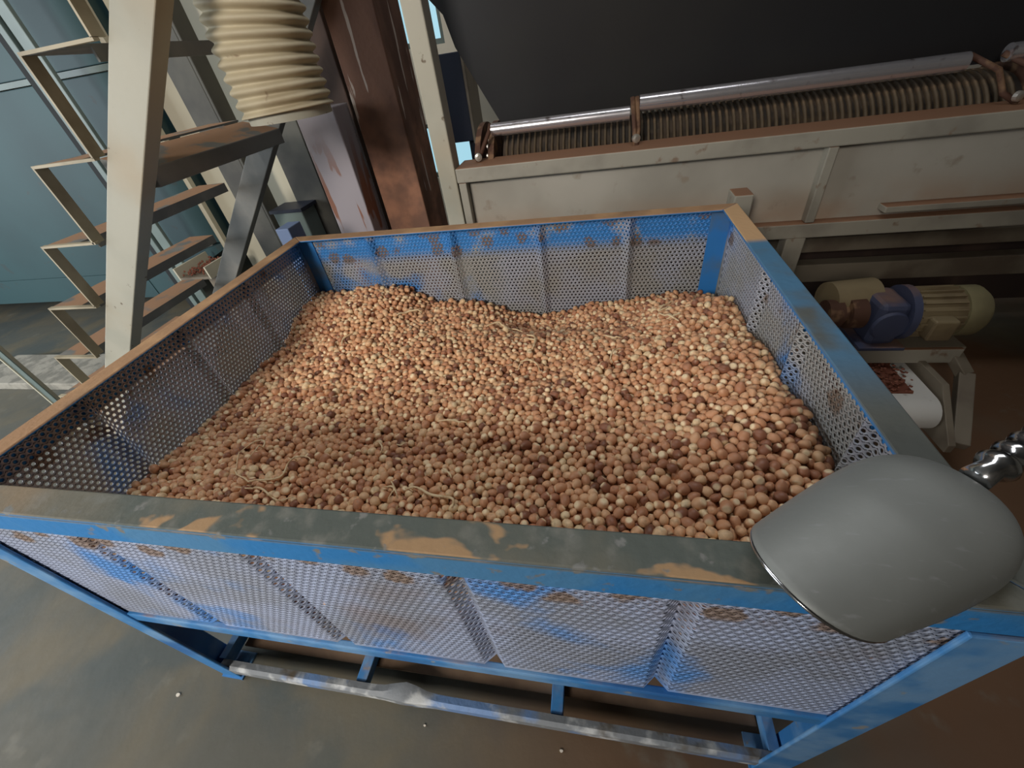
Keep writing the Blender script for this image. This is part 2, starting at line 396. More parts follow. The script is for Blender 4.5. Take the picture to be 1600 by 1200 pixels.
PIT, ROW, HR = 0.0122, 0.01057, 0.0029
def perforated(L, ribs, nseg, to_world, z0, z1, hw=0.018, dep=0.017, margin=0.012, HR=0.0029):
    """sheet of length L with inward V ribs; returns vertices, quads. to_world(u, inward, z)"""
    prof = [(0.0, 0.0)]
    for r in ribs: prof += [(r - hw, 0.0), (r, dep), (r + hw, 0.0)]
    prof += [(L, 0.0)]
    P = np.array(prof); seg = np.hypot(*(P[1:] - P[:-1]).T); acc = np.concatenate([[0], np.cumsum(seg)]); A = acc[-1]
    fold = lambda a: (np.interp(a, acc, P[:, 0]), np.interp(a, acc, P[:, 1]))
    nc = int((A - 2 * margin) / PIT); nr = int((z1 - z0 - 0.012) / ROW)
    a0 = (A - nc * PIT) / 2; v0 = z0 + (z1 - z0 - nr * ROW) / 2
    ang = np.arange(nseg) * 2 * math.pi / nseg + math.pi / nseg
    inner = np.stack([np.cos(ang), np.sin(ang)], 1) * HR
    k = np.maximum(np.abs(np.cos(ang)) / (PIT / 2), np.abs(np.sin(ang)) / (ROW / 2))
    outer = np.stack([np.cos(ang) / k, np.sin(ang) / k], 1)
    if nseg == 8:   # put outer ring on corners + edge thirds
        outer = np.array([(1, .5), (.5, 1), (-.5, 1), (-1, .5), (-1, -.5), (-.5, -1), (.5, -1), (1, -.5)]) * (PIT / 2, ROW / 2)
    jj, ii = np.meshgrid(np.arange(nr), np.arange(nc), indexing='ij')
    ca = a0 + (ii + 0.5 + 0.25 * np.where(jj % 2, 1, -1)) * PIT; cv = v0 + (jj + 0.5) * ROW
    ca = ca.ravel(); cv = cv.ravel(); T = len(ca)
    corners = np.array([(1, 1), (-1, 1), (-1, -1), (1, -1)]) * (PIT / 2, ROW / 2)
    loc = np.concatenate([inner, outer, corners], 0)       # per tile verts
    n1 = len(loc)
    av = ca[:, None] + loc[None, :, 0]; vv = cv[:, None] + loc[None, :, 1]
    quads = [(i, (i + 1) % nseg, nseg + (i + 1) % nseg, nseg + i) for i in range(nseg)]
    tris = [(nseg + 0, nseg + 1, 2 * nseg + 0), (nseg + 2, nseg + 3, 2 * nseg + 1), (nseg + 4, nseg + 5, 2 * nseg + 2), (nseg + 6, nseg + 7, 2 * nseg + 3)]
    th = 0.0018
    vs = []
    for off in (0.0, -th):
        u, d = fold(np.clip(av, 0, A)); vs.append(to_world(u, d + off, vv).reshape(-1, 3))
    base = np.arange(T)[:, None] * n1
    tot = T * n1
    q = np.array(quads)
    Q = [(base[:, :, None] + q[None]).reshape(-1, 4), (base[:, :, None] + q[None, :, ::-1]).reshape(-1, 4) + tot]
    w_ = np.array([((i + 1) % nseg, i, i + tot, (i + 1) % nseg + tot) for i in range(nseg)])
    Q.append((base[:, :, None] + w_[None]).reshape(-1, 4))
    t = np.array(tris)
    Tt = [(base[:, :, None] + t[None, :, ::-1]).reshape(-1, 3), (base[:, :, None] + t[None]).reshape(-1, 3) + tot]
    V = np.concatenate(vs); n = len(V)
    # solid margins: top, bottom, both ends
    XV = []; XQ = []
    def strip(aa, va, vb):
        nonlocal n
        for off in (0.0, -th):
            u, d = fold(np.array(aa))
            lo = to_world(u, d + off, np.full(len(aa), va)); hi = to_world(u, d + off, np.full(len(aa), vb))
            XV.append(np.concatenate([lo, hi])); m_ = len(aa)
            for i in range(m_ - 1): XQ.append((n + i, n + i + 1, n + m_ + i + 1, n + m_ + i) if off == 0 else (n + i, n + m_ + i, n + m_ + i + 1, n + i + 1))
            n += 2 * m_
    strip(list(acc), v0 + nr * ROW, z1); strip(list(acc), z0, v0)
    e0 = a0 + 0.25 * PIT; e1 = a0 + nc * PIT - 0.25 * PIT
    strip([0, e0], v0, v0 + nr * ROW); strip([e1, A], v0, v0 + nr * ROW)
    V = np.concatenate([V] + XV)
    return V, np.concatenate(Q + [np.array(XQ)]), np.concatenate(Tt)

def mesh_np(name, V, quads, tris):
    me = bpy.data.meshes.new(name)
    me.vertices.add(len(V)); me.vertices.foreach_set('co', np.ascontiguousarray(V, dtype=np.float32).ravel())
    nq, ntr = len(quads), len(tris)
    me.loops.add(nq * 4 + ntr * 3)
    me.loops.foreach_set('vertex_index', np.concatenate([quads.ravel(), tris.ravel()]).astype(np.int32))
    me.polygons.add(nq + ntr)
    ls = np.concatenate([np.arange(nq) * 4, nq * 4 + np.arange(ntr) * 3]).astype(np.int32)
    me.polygons.foreach_set('loop_start', ls)
    try: me.polygons.foreach_set('loop_total', np.concatenate([np.full(nq, 4), np.full(ntr, 3)]).astype(np.int32))
    except Exception: pass
    me.update(calc_edges=True); me.validate()
    return me
RX = [0.225, 0.503, 0.782, 1.040]; RYL = [0.195, 0.447, 0.690]; RYR = [0.205, 0.435, 0.650]
def add_sheet(L, ribs, nseg, fn, m='sheet_inner'):
    V, Q, T = perforated(L, ribs, nseg, fn, ZB, -0.006, HR=0.0029 if m == 'sheet' else 0.0034)
    V = V.copy(); V[:, 2] += Z0; V -= np.array(bin_.location)
    o = bpy.data.objects.new('perforated_wall', mesh_np('perforated_wall', V, Q, T)); COL.objects.link(o); o.parent = bin_
    o.data.materials.append(M[m]); return o
LX = W + 2 * SHO; LY = D + 2 * SHO
add_sheet(LX, [r + SHO for r in RX], 8, lambda u, d, z: np.stack([u - SHO, d - SHO, z], -1), 'sheet')
add_sheet(LX, [r + SHO for r in RX], 8, lambda u, d, z: np.stack([u - SHO, D + SHO - d, z], -1))
add_sheet(LY, [r + SHO for r in RYL], 8, lambda u, d, z: np.stack([d - SHO, u - SHO, z], -1))
add_sheet(LY, [r + SHO for r in RYR], 8, lambda u, d, z: np.stack([W + SHO - d, u - SHO, z], -1))

# corner posts (angle iron), inner corner plates, rails, floor frame
for sx in (0, 1):
    for sy in (0, 1):
        mb = MB(); t = 0.006
        xo = -B - 0.012 if sx == 0 else W + B + 0.012; xi = xo + 0.056 * (1 if sx == 0 else -1)
        yo = -B - 0.003 if sy == 0 else D + B + 0.003; yi = yo + 0.056 * (1 if sy == 0 else -1)
        ys = yo + t * (1 if sy == 0 else -1); xs = xo + t * (1 if sx == 0 else -1)
        top = -0.052 if sy == 0 else -0.088
        mb.box(min(xo, xi), max(xo, xi), min(yo, ys), max(yo, ys), FL, top)
        mb.box(min(xo, xs), max(xo, xs), min(ys, yi), max(ys, yi), FL, top)
        mb.build('corner_post', 'bin_blue', bin_, bevel=0.002)
        # small foot plate
        MB().box(min(xo, xi) - 0.004, max(xo, xi) + 0.006, min(yo, yi) - 0.004, max(yo, yi) + 0.004, FL, FL + 0.006).build('foot', 'bin_blue', bin_)
        # blue inner corner strip
        cx = -SHO + 0.004 if sx == 0 else W + SHO - 0.004; cy = -SHO + 0.004 if sy == 0 else D + SHO - 0.004
        dx = 0.05 * (1 if sx == 0 else -1)
        if sy == 1:
            MB().box(min(cx, cx + dx), max(cx, cx + dx), cy - 0.001, cy + 0.003, ZB, -0.01).build('corner_strip', 'inner_strip', bin_)
def ang_rail(side, z, m):
    t = 0.005; h = 0.034; mb = MB()
    if side in 'nf':
        yo = -B if side == 'n' else D + B; yi = -SHO + 0.004 if side == 'n' else D + SHO - 0.004; s_ = 1 if side == 'n' else -1
        mb.box(-B + 0.012, W + B - 0.012, min(yo, yi), max(yo, yi), z - t, z)
        mb.box(-B + 0.012, W + B - 0.012, min(yo, yo + s_ * t), max(yo, yo + s_ * t), z - h, z - t)
    else:
        xo = -B if side == 'l' else W + B; xi = -SHO + 0.004 if side == 'l' else W + SHO - 0.004; s_ = 1 if side == 'l' else -1
        mb.box(min(xo, xi), max(xo, xi), -SHO, D + SHO, z - t, z)
        mb.box(min(xo, xo + s_ * t), max(xo, xo + s_ * t), -SHO, D + SHO, z - h, z - t)
    mb.build('middle_rail', m, bin_, bevel=0.002)
for s_ in 'nflr': ang_rail(s_, ZB - 0.001, 'bin_blue')
MB().box(0.03, W - 0.03, 0.03, D - 0.03, ZB - 0.004, ZB - 0.001).build('bottom_plate', 'tray_dust', bin_)
# bottom rails; the front one is worn and bulges where it was hit
mb = MB(); n = 48; prof = [(-0.046, -0.795), (-0.046, -0.765), (-0.038, -0.757), (-0.024, -0.760), (-0.024, -0.795)]
vs = []; fs = []
for i in range(n + 1):
    x = -B + 0.014 + (W + 2 * B - 0.028) * i / n
    bu = math.exp(-((x - 0.50) / 0.042) ** 2)
    for (y, z) in prof: vs.append((x, y + (0.013 * bu if y > -0.04 else -0.004 * bu), z + (0.008 * bu if z > -0.78 else 0)))
k = len(prof)
for i in range(n):
    for j in range(k): fs.append((i * k + j, i * k + (j + 1) % k, (i + 1) * k + (j + 1) % k, (i + 1) * k + j))
fs += [tuple(range(k)), tuple(n * k + j for j in range(k - 1, -1, -1))]
mb.add(vs, fs); mb.build('bottom_rail', 'bin_worn', bin_, smooth=True, label='worn bottom rail with a dented bulge')
MB().box(-B + 0.012, W + B - 0.012, D + B - 0.02, D + B, -0.795, -0.757).build('bottom_rail', 'bin_blue', bin_)
MB().box(-B, -B + 0.02, -0.024, D + 0.024, -0.795, -0.757).build('bottom_rail', 'bin_blue', bin_)
MB().box(W + B - 0.02, W + B, -0.024, D + 0.024, -0.795, -0.757).build('bottom_rail', 'bin_blue', bin_)
for x in (0.36, 0.85):
    MB().box(x, x + 0.028, -0.022, D + 0.022, -0.795, -0.765).build('bottom_crossbar', 'bin_blue', bin_, bevel=0.002)
MB().box(-0.022, W + 0.022, 0.02, D + 0.02, -0.803, -0.797).build('bottom_tray', 'tray_dust', bin_)

# ------------------------------------------------------------------ the nuts
CP = np.array([(0, .92, -.165), (.23, .92, -.150), (.46, .92, -.222), (.78, .92, -.285), (1.0, .92, -.243), (1.27, .93, -.225),
               (0, .63, -.215), (0, .355, -.213), (0, .2, -.2), (0, .1, -.195), (0, 0, -.2),
               (1.27, .76, -.15), (1.27, .44, -.12), (1.27, .28, -.108), (1.27, .15, -.11), (1.27, 0, -.13),
               (.3, 0, -.185), (.6, 0, -.175), (.9, 0, -.16), (.4, .3, -.19), (.8, .3, -.17), (.4, .6, -.20), (.8, .6, -.205), (1.0, .45, -.17)])
def H(x, y):
    x = np.asarray(x, float); y = np.asarray(y, float)
    d2 = (x[..., None] - CP[:, 0]) ** 2 + (y[..., None] - CP[:, 1]) ** 2 + 0.004
    wgt = d2 ** -1.8
    return (wgt * CP[:, 2]).sum(-1) / wgt.sum(-1)
XA, XB_, YA, YB = -SHO + 0.001, W + SHO - 0.001, -SHO + 0.001, D + SHO - 0.001
def pack():
    p = 0.0170; lay = 3
    xs, ys = np.meshgrid(np.arange(XA + .01, XB_ - .008, p), np.arange(YA + .01, YB - .008, p * 0.93)); base = np.stack([xs.ravel(), ys.ravel()], 1)
    P = []
    for k in range(lay):
        q = base + RNG.uniform(-.006, .006, base.shape); q = q[RNG.random(len(q)) < (1.0, 1.0, 0.72)[k]]
        P.append(np.column_stack([q, H(q[:, 0], q[:, 1]) - 0.040 + k * 0.015]))
    P = np.concatenate(P); N = len(P)
    R = np.clip(RNG.normal(0.0083, 0.0009, N), 0.0064, 0.0108)
    cs = 0.0215; nx = int((XB_ - XA) / cs) + 3; ny = int((YB - YA) / cs) + 3; K = 9
    def ribw(u, ribs):
        o = np.zeros_like(u)
        for r in ribs: o = np.maximum(o, 0.019 * np.clip(1 - np.abs(u - r) / 0.024, 0, 1))
        return o
    for it in range(44):
        F = H(P[:, 0], P[:, 1]) - 0.052 if it % 4 == 0 else F
        P[:, 2] -= 0.0016 if it < 34 else 0.0004
        ix = ((P[:, 0] - XA) / cs).astype(int) + 1; iy = ((P[:, 1] - YA) / cs).astype(int) + 1
        ix = np.clip(ix, 1, nx - 2); iy = np.clip(iy, 1, ny - 2)
        c = ix * ny + iy; order = np.argsort(c, kind='stable'); cs_ = c[order]
        start = np.searchsorted(cs_, cs_); rank = np.arange(N) - start
        tab = np.full((nx * ny, K), -1); ok = rank < K; tab[cs_[ok], rank[ok]] = order[ok]
        D_ = np.zeros((N, 3)); 
        for a in (-1, 0, 1):
            for b in (-1, 0, 1):
                nb = tab[c + a * ny + b]                      # N,K
                j = np.where(nb < 0, 0, nb)
                dv = P[:, None, :] - P[j]; dist = np.sqrt((dv ** 2).sum(-1)) + 1e-9
                ov = (R[:, None] + R[j]) * 0.985 - dist
                m_ = (nb >= 0) & (nb != np.arange(N)[:, None]) & (ov > 0)
                D_ += (dv / dist[..., None] * (np.where(m_, ov, 0) * 0.32)[..., None]).sum(1)
        P += np.clip(D_, -0.006, 0.006)
        P[:, 0] = np.clip(P[:, 0], XA + R + ribw(P[:, 1], RYL), XB_ - R - ribw(P[:, 1], RYR))
        P[:, 1] = np.clip(P[:, 1], YA + R + ribw(P[:, 0], RX), YB - R - ribw(P[:, 0], RX))
        P[:, 2] = np.maximum(P[:, 2], F + R)
    return P, R
NP, NR = pack()
# how exposed each nut is: count of nuts that cover it from above
def exposed(P, R):
    cs = 0.02; nx = int((XB_ - XA) / cs) + 3; ny = int((YB - YA) / cs) + 3
    G = np.full((nx * 4, ny * 4), -9.0); s = cs / 4
    gx = ((P[:, 0] - XA) / s).astype(int) + 4; gy = ((P[:, 1] - YA) / s).astype(int) + 4
    for dx in (-1, 0, 1):
        for dy in (-1, 0, 1):
            np.maximum.at(G, (np.clip(gx + dx, 0, nx * 4 - 1), np.clip(gy + dy, 0, ny * 4 - 1)), P[:, 2] + R * (1 if dx == dy == 0 else 0.85))
    top = G[gx, gy]
    return P[:, 2] + R >= top - 0.004, top - P[:, 2], G, s
EXP, COVER, TOPG, TS = exposed(NP, NR)
keep = COVER < 0.036
NP, NR, EXP = NP[keep], NR[keep], EXP[keep]
def top_at(x, y):
    g = TOPG[max(0, int((x - XA) / TS) + 3):int((x - XA) / TS) + 6, max(0, int((y - YA) / TS) + 3):int((y - YA) / TS) + 6]
    return float(g.max())

def nut_shape(nu, nv, rnd):
    """unit hazelnut along z: flattened pale base, rounded point; returns verts, quads, tris, cap attribute"""
    el = rnd.uniform(0.95, 1.30); pt = rnd.uniform(0.0, 0.22); fl = rnd.uniform(0.70, 0.9); ex = rnd.uniform(0.92, 1.0)
    vs = [(0, 0, -fl * el)]; cap = [1.0]
    for j in range(1, nv):
        t = math.pi * j / nv; z = -math.cos(t); r = math.sin(t) ** 0.92
        zz = max(z, -fl) * el if z < 0 else z * el * (1 + pt * z ** 6)
        for i in range(nu):
            a = 2 * math.pi * i / nu; vs.append((r * math.cos(a) * 0.97, r * math.sin(a) * 0.97 * ex, zz)); cap.append(1.0 if z < -0.86 else (0.55 if z < -0.72 else 0.0))
    vs.append((0, 0, el * (1 + pt))); cap.append(0.3)
    q = [(1 + (j - 1) * nu + i, 1 + (j - 1) * nu + (i + 1) % nu, 1 + j * nu + (i + 1) % nu, 1 + j * nu + i) for j in range(1, nv - 1) for i in range(nu)]
    last = len(vs) - 1; b = 1 + (nv - 2) * nu
    t = [(0, 1 + (i + 1) % nu, 1 + i) for i in range(nu)] + [(last, b + i, b + (i + 1) % nu) for i in range(nu)]
    return np.array(vs), np.array(q), np.array(t), np.array(cap)
def rand_rot(n):
    q = RNG.normal(size=(n, 4)); q /= np.linalg.norm(q, axis=1)[:, None]; w_, x, y, z = q.T
    return np.stack([np.stack([1 - 2 * (y * y + z * z), 2 * (x * y - z * w_), 2 * (x * z + y * w_)], -1),
                     np.stack([2 * (x * y + z * w_), 1 - 2 * (x * x + z * z), 2 * (y * z - x * w_)], -1),
                     np.stack([2 * (x * z - y * w_), 2 * (y * z + x * w_), 1 - 2 * (x * x + y * y)], -1)], 1), q
# the 300 that show largest: exposed, nearest to the camera, in front of nothing that hides them
cl = np.array([0.944, -0.231, 0.4]); Rv, Fv, Uv = np.array(_r), np.array(_f), np.array(_u)
dl = NP - cl; dep = dl @ Fv; px = 800 + 631.65 * (dl @ Rv) / dep; py = 600 - 631.65 * (dl @ Uv) / dep
tt = (0.0 - cl[2]) / (NP[:, 2] - cl[2]); yr = cl[1] + tt * (NP[:, 1] - cl[1])      # where the sight line passes rim height
vis = EXP & (yr > 0.014) & (px > 60) & ~((px > 1150) & (px + py > 2030))
size = np.where(vis, NR / dep, -1); pick = np.argsort(-size)[:300]
ispick = np.zeros(len(NP), bool); ispick[pick] = True
def tone(n):
    t = np.clip(RNG.normal(0.52, 0.2, n), 0, 1); k = RNG.random(n)
    t[k < 0.05] = RNG.uniform(0, 0.12, (k < 0.05).sum()); t[k > 0.95] = RNG.uniform(0.9, 1.0, (k > 0.95).sum()); return t
rnd = random.Random(3)
def set_attr(me, name, arr):
    a = me.attributes.new(name, 'FLOAT', 'POINT'); a.data.foreach_set('value', np.ascontiguousarray(arr, dtype=np.float32))
# one object for the nuts beyond count
rest = np.where(~ispick)[0]; shapes = [nut_shape(9, 7, rnd) for _ in range(8)]
Vs, Qs, Ts, Ca, To = [], [], [], [], []; off = 0
rot, _ = rand_rot(len(rest)); tn = tone(len(rest)); which = RNG.integers(0, 8, len(rest))
for k in range(8):
    idx = np.where(which == k)[0]; v, q, t, c = shapes[k]
    X = np.einsum('nij,vj->nvi', rot[idx], v) * NR[rest[idx]][:, None, None] + NP[rest[idx]][:, None, :]
    b = off + np.arange(len(idx))[:, None, None] * len(v)
    Vs.append(X.reshape(-1, 3)); Qs.append((b + q[None]).reshape(-1, 4)); Ts.append((b + t[None]).reshape(-1, 3))
    Ca.append(np.tile(c, len(idx))); To.append(np.repeat(tn[idx], len(v))); off += len(idx) * len(v)
V = np.concatenate(Vs); V[:, 2] += Z0; org = np.array([W / 2, D / 2, 0.5]); V = V - org
me = mesh_np('nut_pile', V, np.concatenate(Qs), np.concatenate(Ts))
set_attr(me, 'cap', np.concatenate(Ca)); set_attr(me, 'tone', np.concatenate(To))
me.polygons.foreach_set('use_smooth', np.ones(len(me.polygons), bool)); me.materials.append(M['nut'])
pile = bpy.data.objects.new('nut_pile', me); pile.location = org; COL.objects.link(pile)
tag(pile, 'heap of brown hazelnuts filling the blue bin behind the front rows', 'nuts', kind='stuff')
# bed under the nuts (their lower layers), a solid body with the heap's own height
gx, gy = np.meshgrid(np.linspace(XA + 0.026, XB_ - 0.026, 44), np.linspace(YA + 0.026, YB - 0.026, 34), indexing='ij')
gz = H(gx, gy) - 0.046; bv = [(a, b_, c_) for a, b_, c_ in zip(gx.ravel(), gy.ravel(), gz.ravel())]
bf = [(i * 34 + j, (i + 1) * 34 + j, (i + 1) * 34 + j + 1, i * 34 + j + 1) for i in range(43) for j in range(33)]
nb_ = len(bv); rimi = [i * 34 for i in range(44)] + [43 * 34 + j for j in range(1, 34)] + [i * 34 + 33 for i in range(42, -1, -1)] + [j for j in range(32, 0, -1)]
bv += [(bv[i][0], bv[i][1], ZB) for i in rimi]; m_ = len(rimi)
bf += [(rimi[i], nb_ + i, nb_ + (i + 1) % m_, rimi[(i + 1) % m_]) for i in range(m_)] + [tuple(nb_ + i for i in range(m_))]
bed = MB().add(bv, bf).build('nut_bed', 'skin', smooth='all')
# keep the bed a part of the heap
bed.parent = pile; bed.location = Vector(bed.location) - Vector(pile.location); tag(bed, kind='stuff')
# the 300 largest nuts one by one, sharing 16 meshes
meshes = []
for k in range(16):
    v, q, t, c = nut_shape(14, 10, rnd); m2 = mesh_np('hazelnut', v, q, t)
    set_attr(m2, 'cap', c); set_attr(m2, 'tone', np.full(len(v), float(tone(1)[0])))
    m2.polygons.foreach_set('use_smooth', np.ones(len(m2.polygons), bool)); m2.materials.append(M['nut']); meshes.append(m2)
_, quat = rand_rot(300)
for k, i in enumerate(pick):
    o = bpy.data.objects.new('hazelnut', meshes[k % 16]); COL.objects.link(o)
    o.location = (NP[i, 0], NP[i, 1], NP[i, 2] + Z0); o.rotation_mode = 'QUATERNION'; o.rotation_quaternion = quat[k]
    s_ = NR[i]; o.scale = (s_, s_, s_)
    tag(o, 'brown hazelnut in the front rows of the heap, just behind the near rim', 'nut', 'front hazelnuts')

# pale root fibres lying on the nuts
FIB = [
 ('folded pale fibre standing above the looping fibre on the left nuts', [(0.169, 0.245), (0.183, 0.277), (0.209, 0.28), (0.223, 0.253), (0.223, 0.214)], .0016),
 ('longest looping pale fibre on the dark nuts at left', [(0.169, 0.245), (0.205, 0.191), (0.242, 0.174), (0.266, 0.167), (0.326, 0.177), (0.323, 0.214), (0.333, 0.235), (0.357, 0.233), (0.368, 0.221)], .0016),
 ('pale wavy fibre below the looping fibre, nearest the left wall', [(0.239, 0.15), (0.271, 0.148), (0.301, 0.15), (0.352, 0.128), (0.386, 0.134)], .0017),
 ('short pale fibre crossed over another near the front rim', [(0.558, 0.165), (0.578, 0.168), (0.597, 0.146)], .0016),
 ('short upright fibre crossing a flat one near the front rim', [(0.569, 0.181), (0.582, 0.164), (0.581, 0.14)], .0015),
 ('thick flat straw nearest the front rim, hooked at its end', [(0.603, 0.166), (0.628, 0.167), (0.66, 0.153), (0.694, 0.15), (0.705, 0.144), (0.705, 0.13)], .0024),
 ('straight pale fibre alone in the middle of the heap', [(0.62, 0.33), (0.641, 0.334), (0.677, 0.333), (0.683, 0.326)], .0018),
 ('straight tan straw on the far left of the heap', [(0.331, 0.80), (0.362, 0.835), (0.396, 0.85)], .0024),
 ('bent pale fibre at the far wall, like a low roof', [(0.616, 0.80), (0.652, 0.825), (0.689, 0.80), (0.732, 0.775)], .0022),
 ('forked pale fibre below the middle of the far wall', [(0.756, 0.711), (0.78, 0.697), (0.785, 0.656), (0.781, 0.636)], .0022),
 ('tiny pale fibre touching the forked fibre', [(0.762, 0.688), (0.786, 0.681)], .0018),
 ('curled pale fibre arching over nuts in the centre', [(0.756, 0.545), (0.761, 0.577), (0.782, 0.585), (0.804, 0.563), (0.811, 0.539)], .0016),
 ('short flat fibre in the cluster by the far right corner', [(1.111, 0.762), (1.137, 0.781)], .0018),
 ('uppermost fibre of the cluster by the far right corner', [(1.113, 0.775), (1.128, 0.806), (1.153, 0.83)], .0018),
 ('longest fibre of the cluster by the far right corner', [(1.111, 0.755), (1.134, 0.72), (1.151, 0.694)], .0020),
 ('lowest crosswise fibre of the cluster by the far right corner', [(1.125, 0.714), (1.159, 0.728)], .0018),
 ('single pale fibre left of the far right cluster', [(0.967, 0.686), (0.99, 0.67), (1.009, 0.663)], .0018),
 ('thin hooked fibre right of the centre', [(0.979, 0.543), (0.988, 0.58), (1.006, 0.591)], .0015),
 ('small curved fibre near the left wall, far side', [(0.213, 0.65), (0.206, 0.681), (0.221, 0.704)], .0018),
 ('thin wavy fibre in the bright nuts left of centre', [(0.388, 0.593), (0.379, 0.623), (0.349, 0.665)], .0014),
 ('small hooked fibre left of the middle straight one', [(0.494, 0.283), (0.51, 0.269), (0.512, 0.252)], .0015),
 ('tiny curved fibre between the hooked and the straight one', [(0.54, 0.276), (0.552, 0.273), (0.557, 0.282)], .0015),
 ('short pale fibre above the thick flat straw', [(0.665, 0.209), (0.68, 0.201), (0.689, 0.189)], .0017),
]
for lab, pts, r in FIB:
    r *= 1.25 if pts[0][1] < 0.45 else 1.6; P = [Vector((x, y, 0)) for x, y in pts]; path = []
    for i in range(len(P) - 1):
        p0, p1, p2, p3 = P[max(i - 1, 0)], P[i], P[i + 1], P[min(i + 2, len(P) - 1)]
        for k in range(5 if i < len(P) - 2 else 6):
            t = k / 5
            path.append(0.5 * ((2 * p1) + (p2 - p0) * t + (2 * p0 - 5 * p1 + 4 * p2 - p3) * t * t + (3 * p1 - p0 - 3 * p2 + p3) * t ** 3))
    zz = [top_at(p.x, p.y) for p in path]
    zs = [max(zz[max(0, i - 2):i + 3]) for i in range(len(zz))]
    path = [(p.x, p.y, 0.8 * z + 0.2 * min(zs) + 0.0025) for p, z in zip(path, zs)]
    rad = [r * (1 - 0.5 * abs(2 * i / (len(path) - 1) - 1)) for i in range(len(path))]
    tag(MB().tube(path, rad, 6).build('root_fibre', 'fibre', smooth='all'), lab, 'fibre', 'pale fibres on the nuts')

# ------------------------------------------------------------------ the scoop
def scoop():
    root = thing('scoop', (1.19, 0.01, 0.0), 'dull grey aluminium scoop lying upside down across the bin corner', 'scoop')
    ax = Vector((0.86, 0.51, 0)).normalized(); sd = Vector((-ax.y, ax.x, 0)); up = Vector((0, 0, 1))
    o = Vector((1.147, -0.028, 0.004)); L = 0.178
    nu, nv = 36, 28; vs = []; fs = []
    for i in range(nu + 1):
        s = i / nu
        wd = 0.066 * (0.86 + 0.14 * math.sin(min(s / 0.55, 1) * math.pi / 2))
        if s > 0.55: wd *= math.sqrt(max(0.0, 1 - ((s - 0.55) / 0.45) ** 2.4))
        ht = 0.056 * (0.80 + 0.2 * min(1, s / 0.4)) * (math.sqrt(max(0.0, 1 - ((s - 0.6) / 0.4) ** 2)) if s > 0.6 else 1)
        wd = max(wd, 0.0008); ht = max(ht, 0.0008)
        for j in range(nv + 1):
            a = math.pi * j / nv
            c = math.cos(a); q = math.sin(a)
            y = wd * math.copysign(abs(c) ** 0.9, c); z = ht * q ** 0.85
            fwd = -0.068 * (q ** 0.85) * max(0, 1 - s / 0.7) ** 1.5          # the lip runs forward in the middle
            vs.append(o + ax * (s * L + fwd) + sd * y + up * z)
    for i in range(nu):
        for j in range(nv): fs.append((i * (nv + 1) + j, (i + 1) * (nv + 1) + j, (i + 1) * (nv + 1) + j + 1, i * (nv + 1) + j + 1))
    bowl = MB().add(vs, fs).build('bowl', 'scoop', root, smooth='all', solid=0.0025)
    # turned lip along the mouth
    lip = [vs[j] for j in range(nv + 1)]
    MB().tube(lip, 0.0016, 8).build('mouth_lip', 'handle', root, smooth='all')
    # ribbed grip
    h0 = o + ax * (L - 0.012) + up * 0.036; hd = (ax * 1.0 + up * 0.10).normalized()
    prof = [(0, 0.012)]
    for k in range(5):
        t = 0.018 + k * 0.021
        prof += [(t, 0.0105), (t + 0.005, 0.0145), (t + 0.010, 0.0165), (t + 0.015, 0.0145)]
    prof += [(0.124, 0.0105), (0.130, 0.013), (0.138, 0.010), (0.141, 0.002)]
    grip = MB().lathe(h0, hd, prof, 24).build('handle', 'handle', root, smooth='all', label='polished ribbed grip')
    return root
scoop()

# ------------------------------------------------------------------ steep steel stairs behind the bin
st = thing('steel_staircase', (-0.75, 1.14, FL), 'steep grey steel stairs with open dusty treads behind the bin', 'stairs')
def stringer(y0, y1, c0, c1, zt, m):
    # lines x - z = c0 (upper/left edge) and c1 (lower/right edge)
    poly = [(FL + c0, FL), (FL + c1, FL), (zt + c1, zt), (zt + c0, zt)]
    MB().prism(poly, 'y', y0, y1).build('stringer', m, st, bevel=0.003)
stringer(0.785, 0.835, -0.628, -0.502, 1.2, 'beige')
stringer(1.455, 1.495, -0.66, -0.535, 0.72, 'grey_steel')
TZ = [0.525 + 0.216 * k for k in (1, 0)] + [0.309, 0.098, -0.116, -0.334, -0.55, -0.766]
for k, z in enumerate(TZ):
    x = -0.567 + (z - 0.309) * 1.0
    mb = MB().box(x, x + 0.135, 0.775, 1.455, z - 0.006, z)
    if k != 2: mb.box(x + 0.129, x + 0.135, 0.836, 1.455, z - 0.034, z - 0.006)
    mb.build('tread', 'grey_steel', st)
    # zigzag side strap: under the tread to the stringer and down to the next tread
    d = MB(); d.box(x, x + 0.222, 0.770, 0.785, z - 0.005, z + 0.002); d.box(x, x + 0.006, 0.770, 0.805, max(z - 0.215, FL), z - 0.005)
    d.build('side_strap', 'strap', st)
MB().prism([(-0.415, 0.215), (-0.27, 0.215), (-0.27, 0.264), (-0.415, 0.303)], 'y', 0.836, 1.455).build('cross_beam', 'grey_steel', st, bevel=0.003, label='wide dusty cross beam')

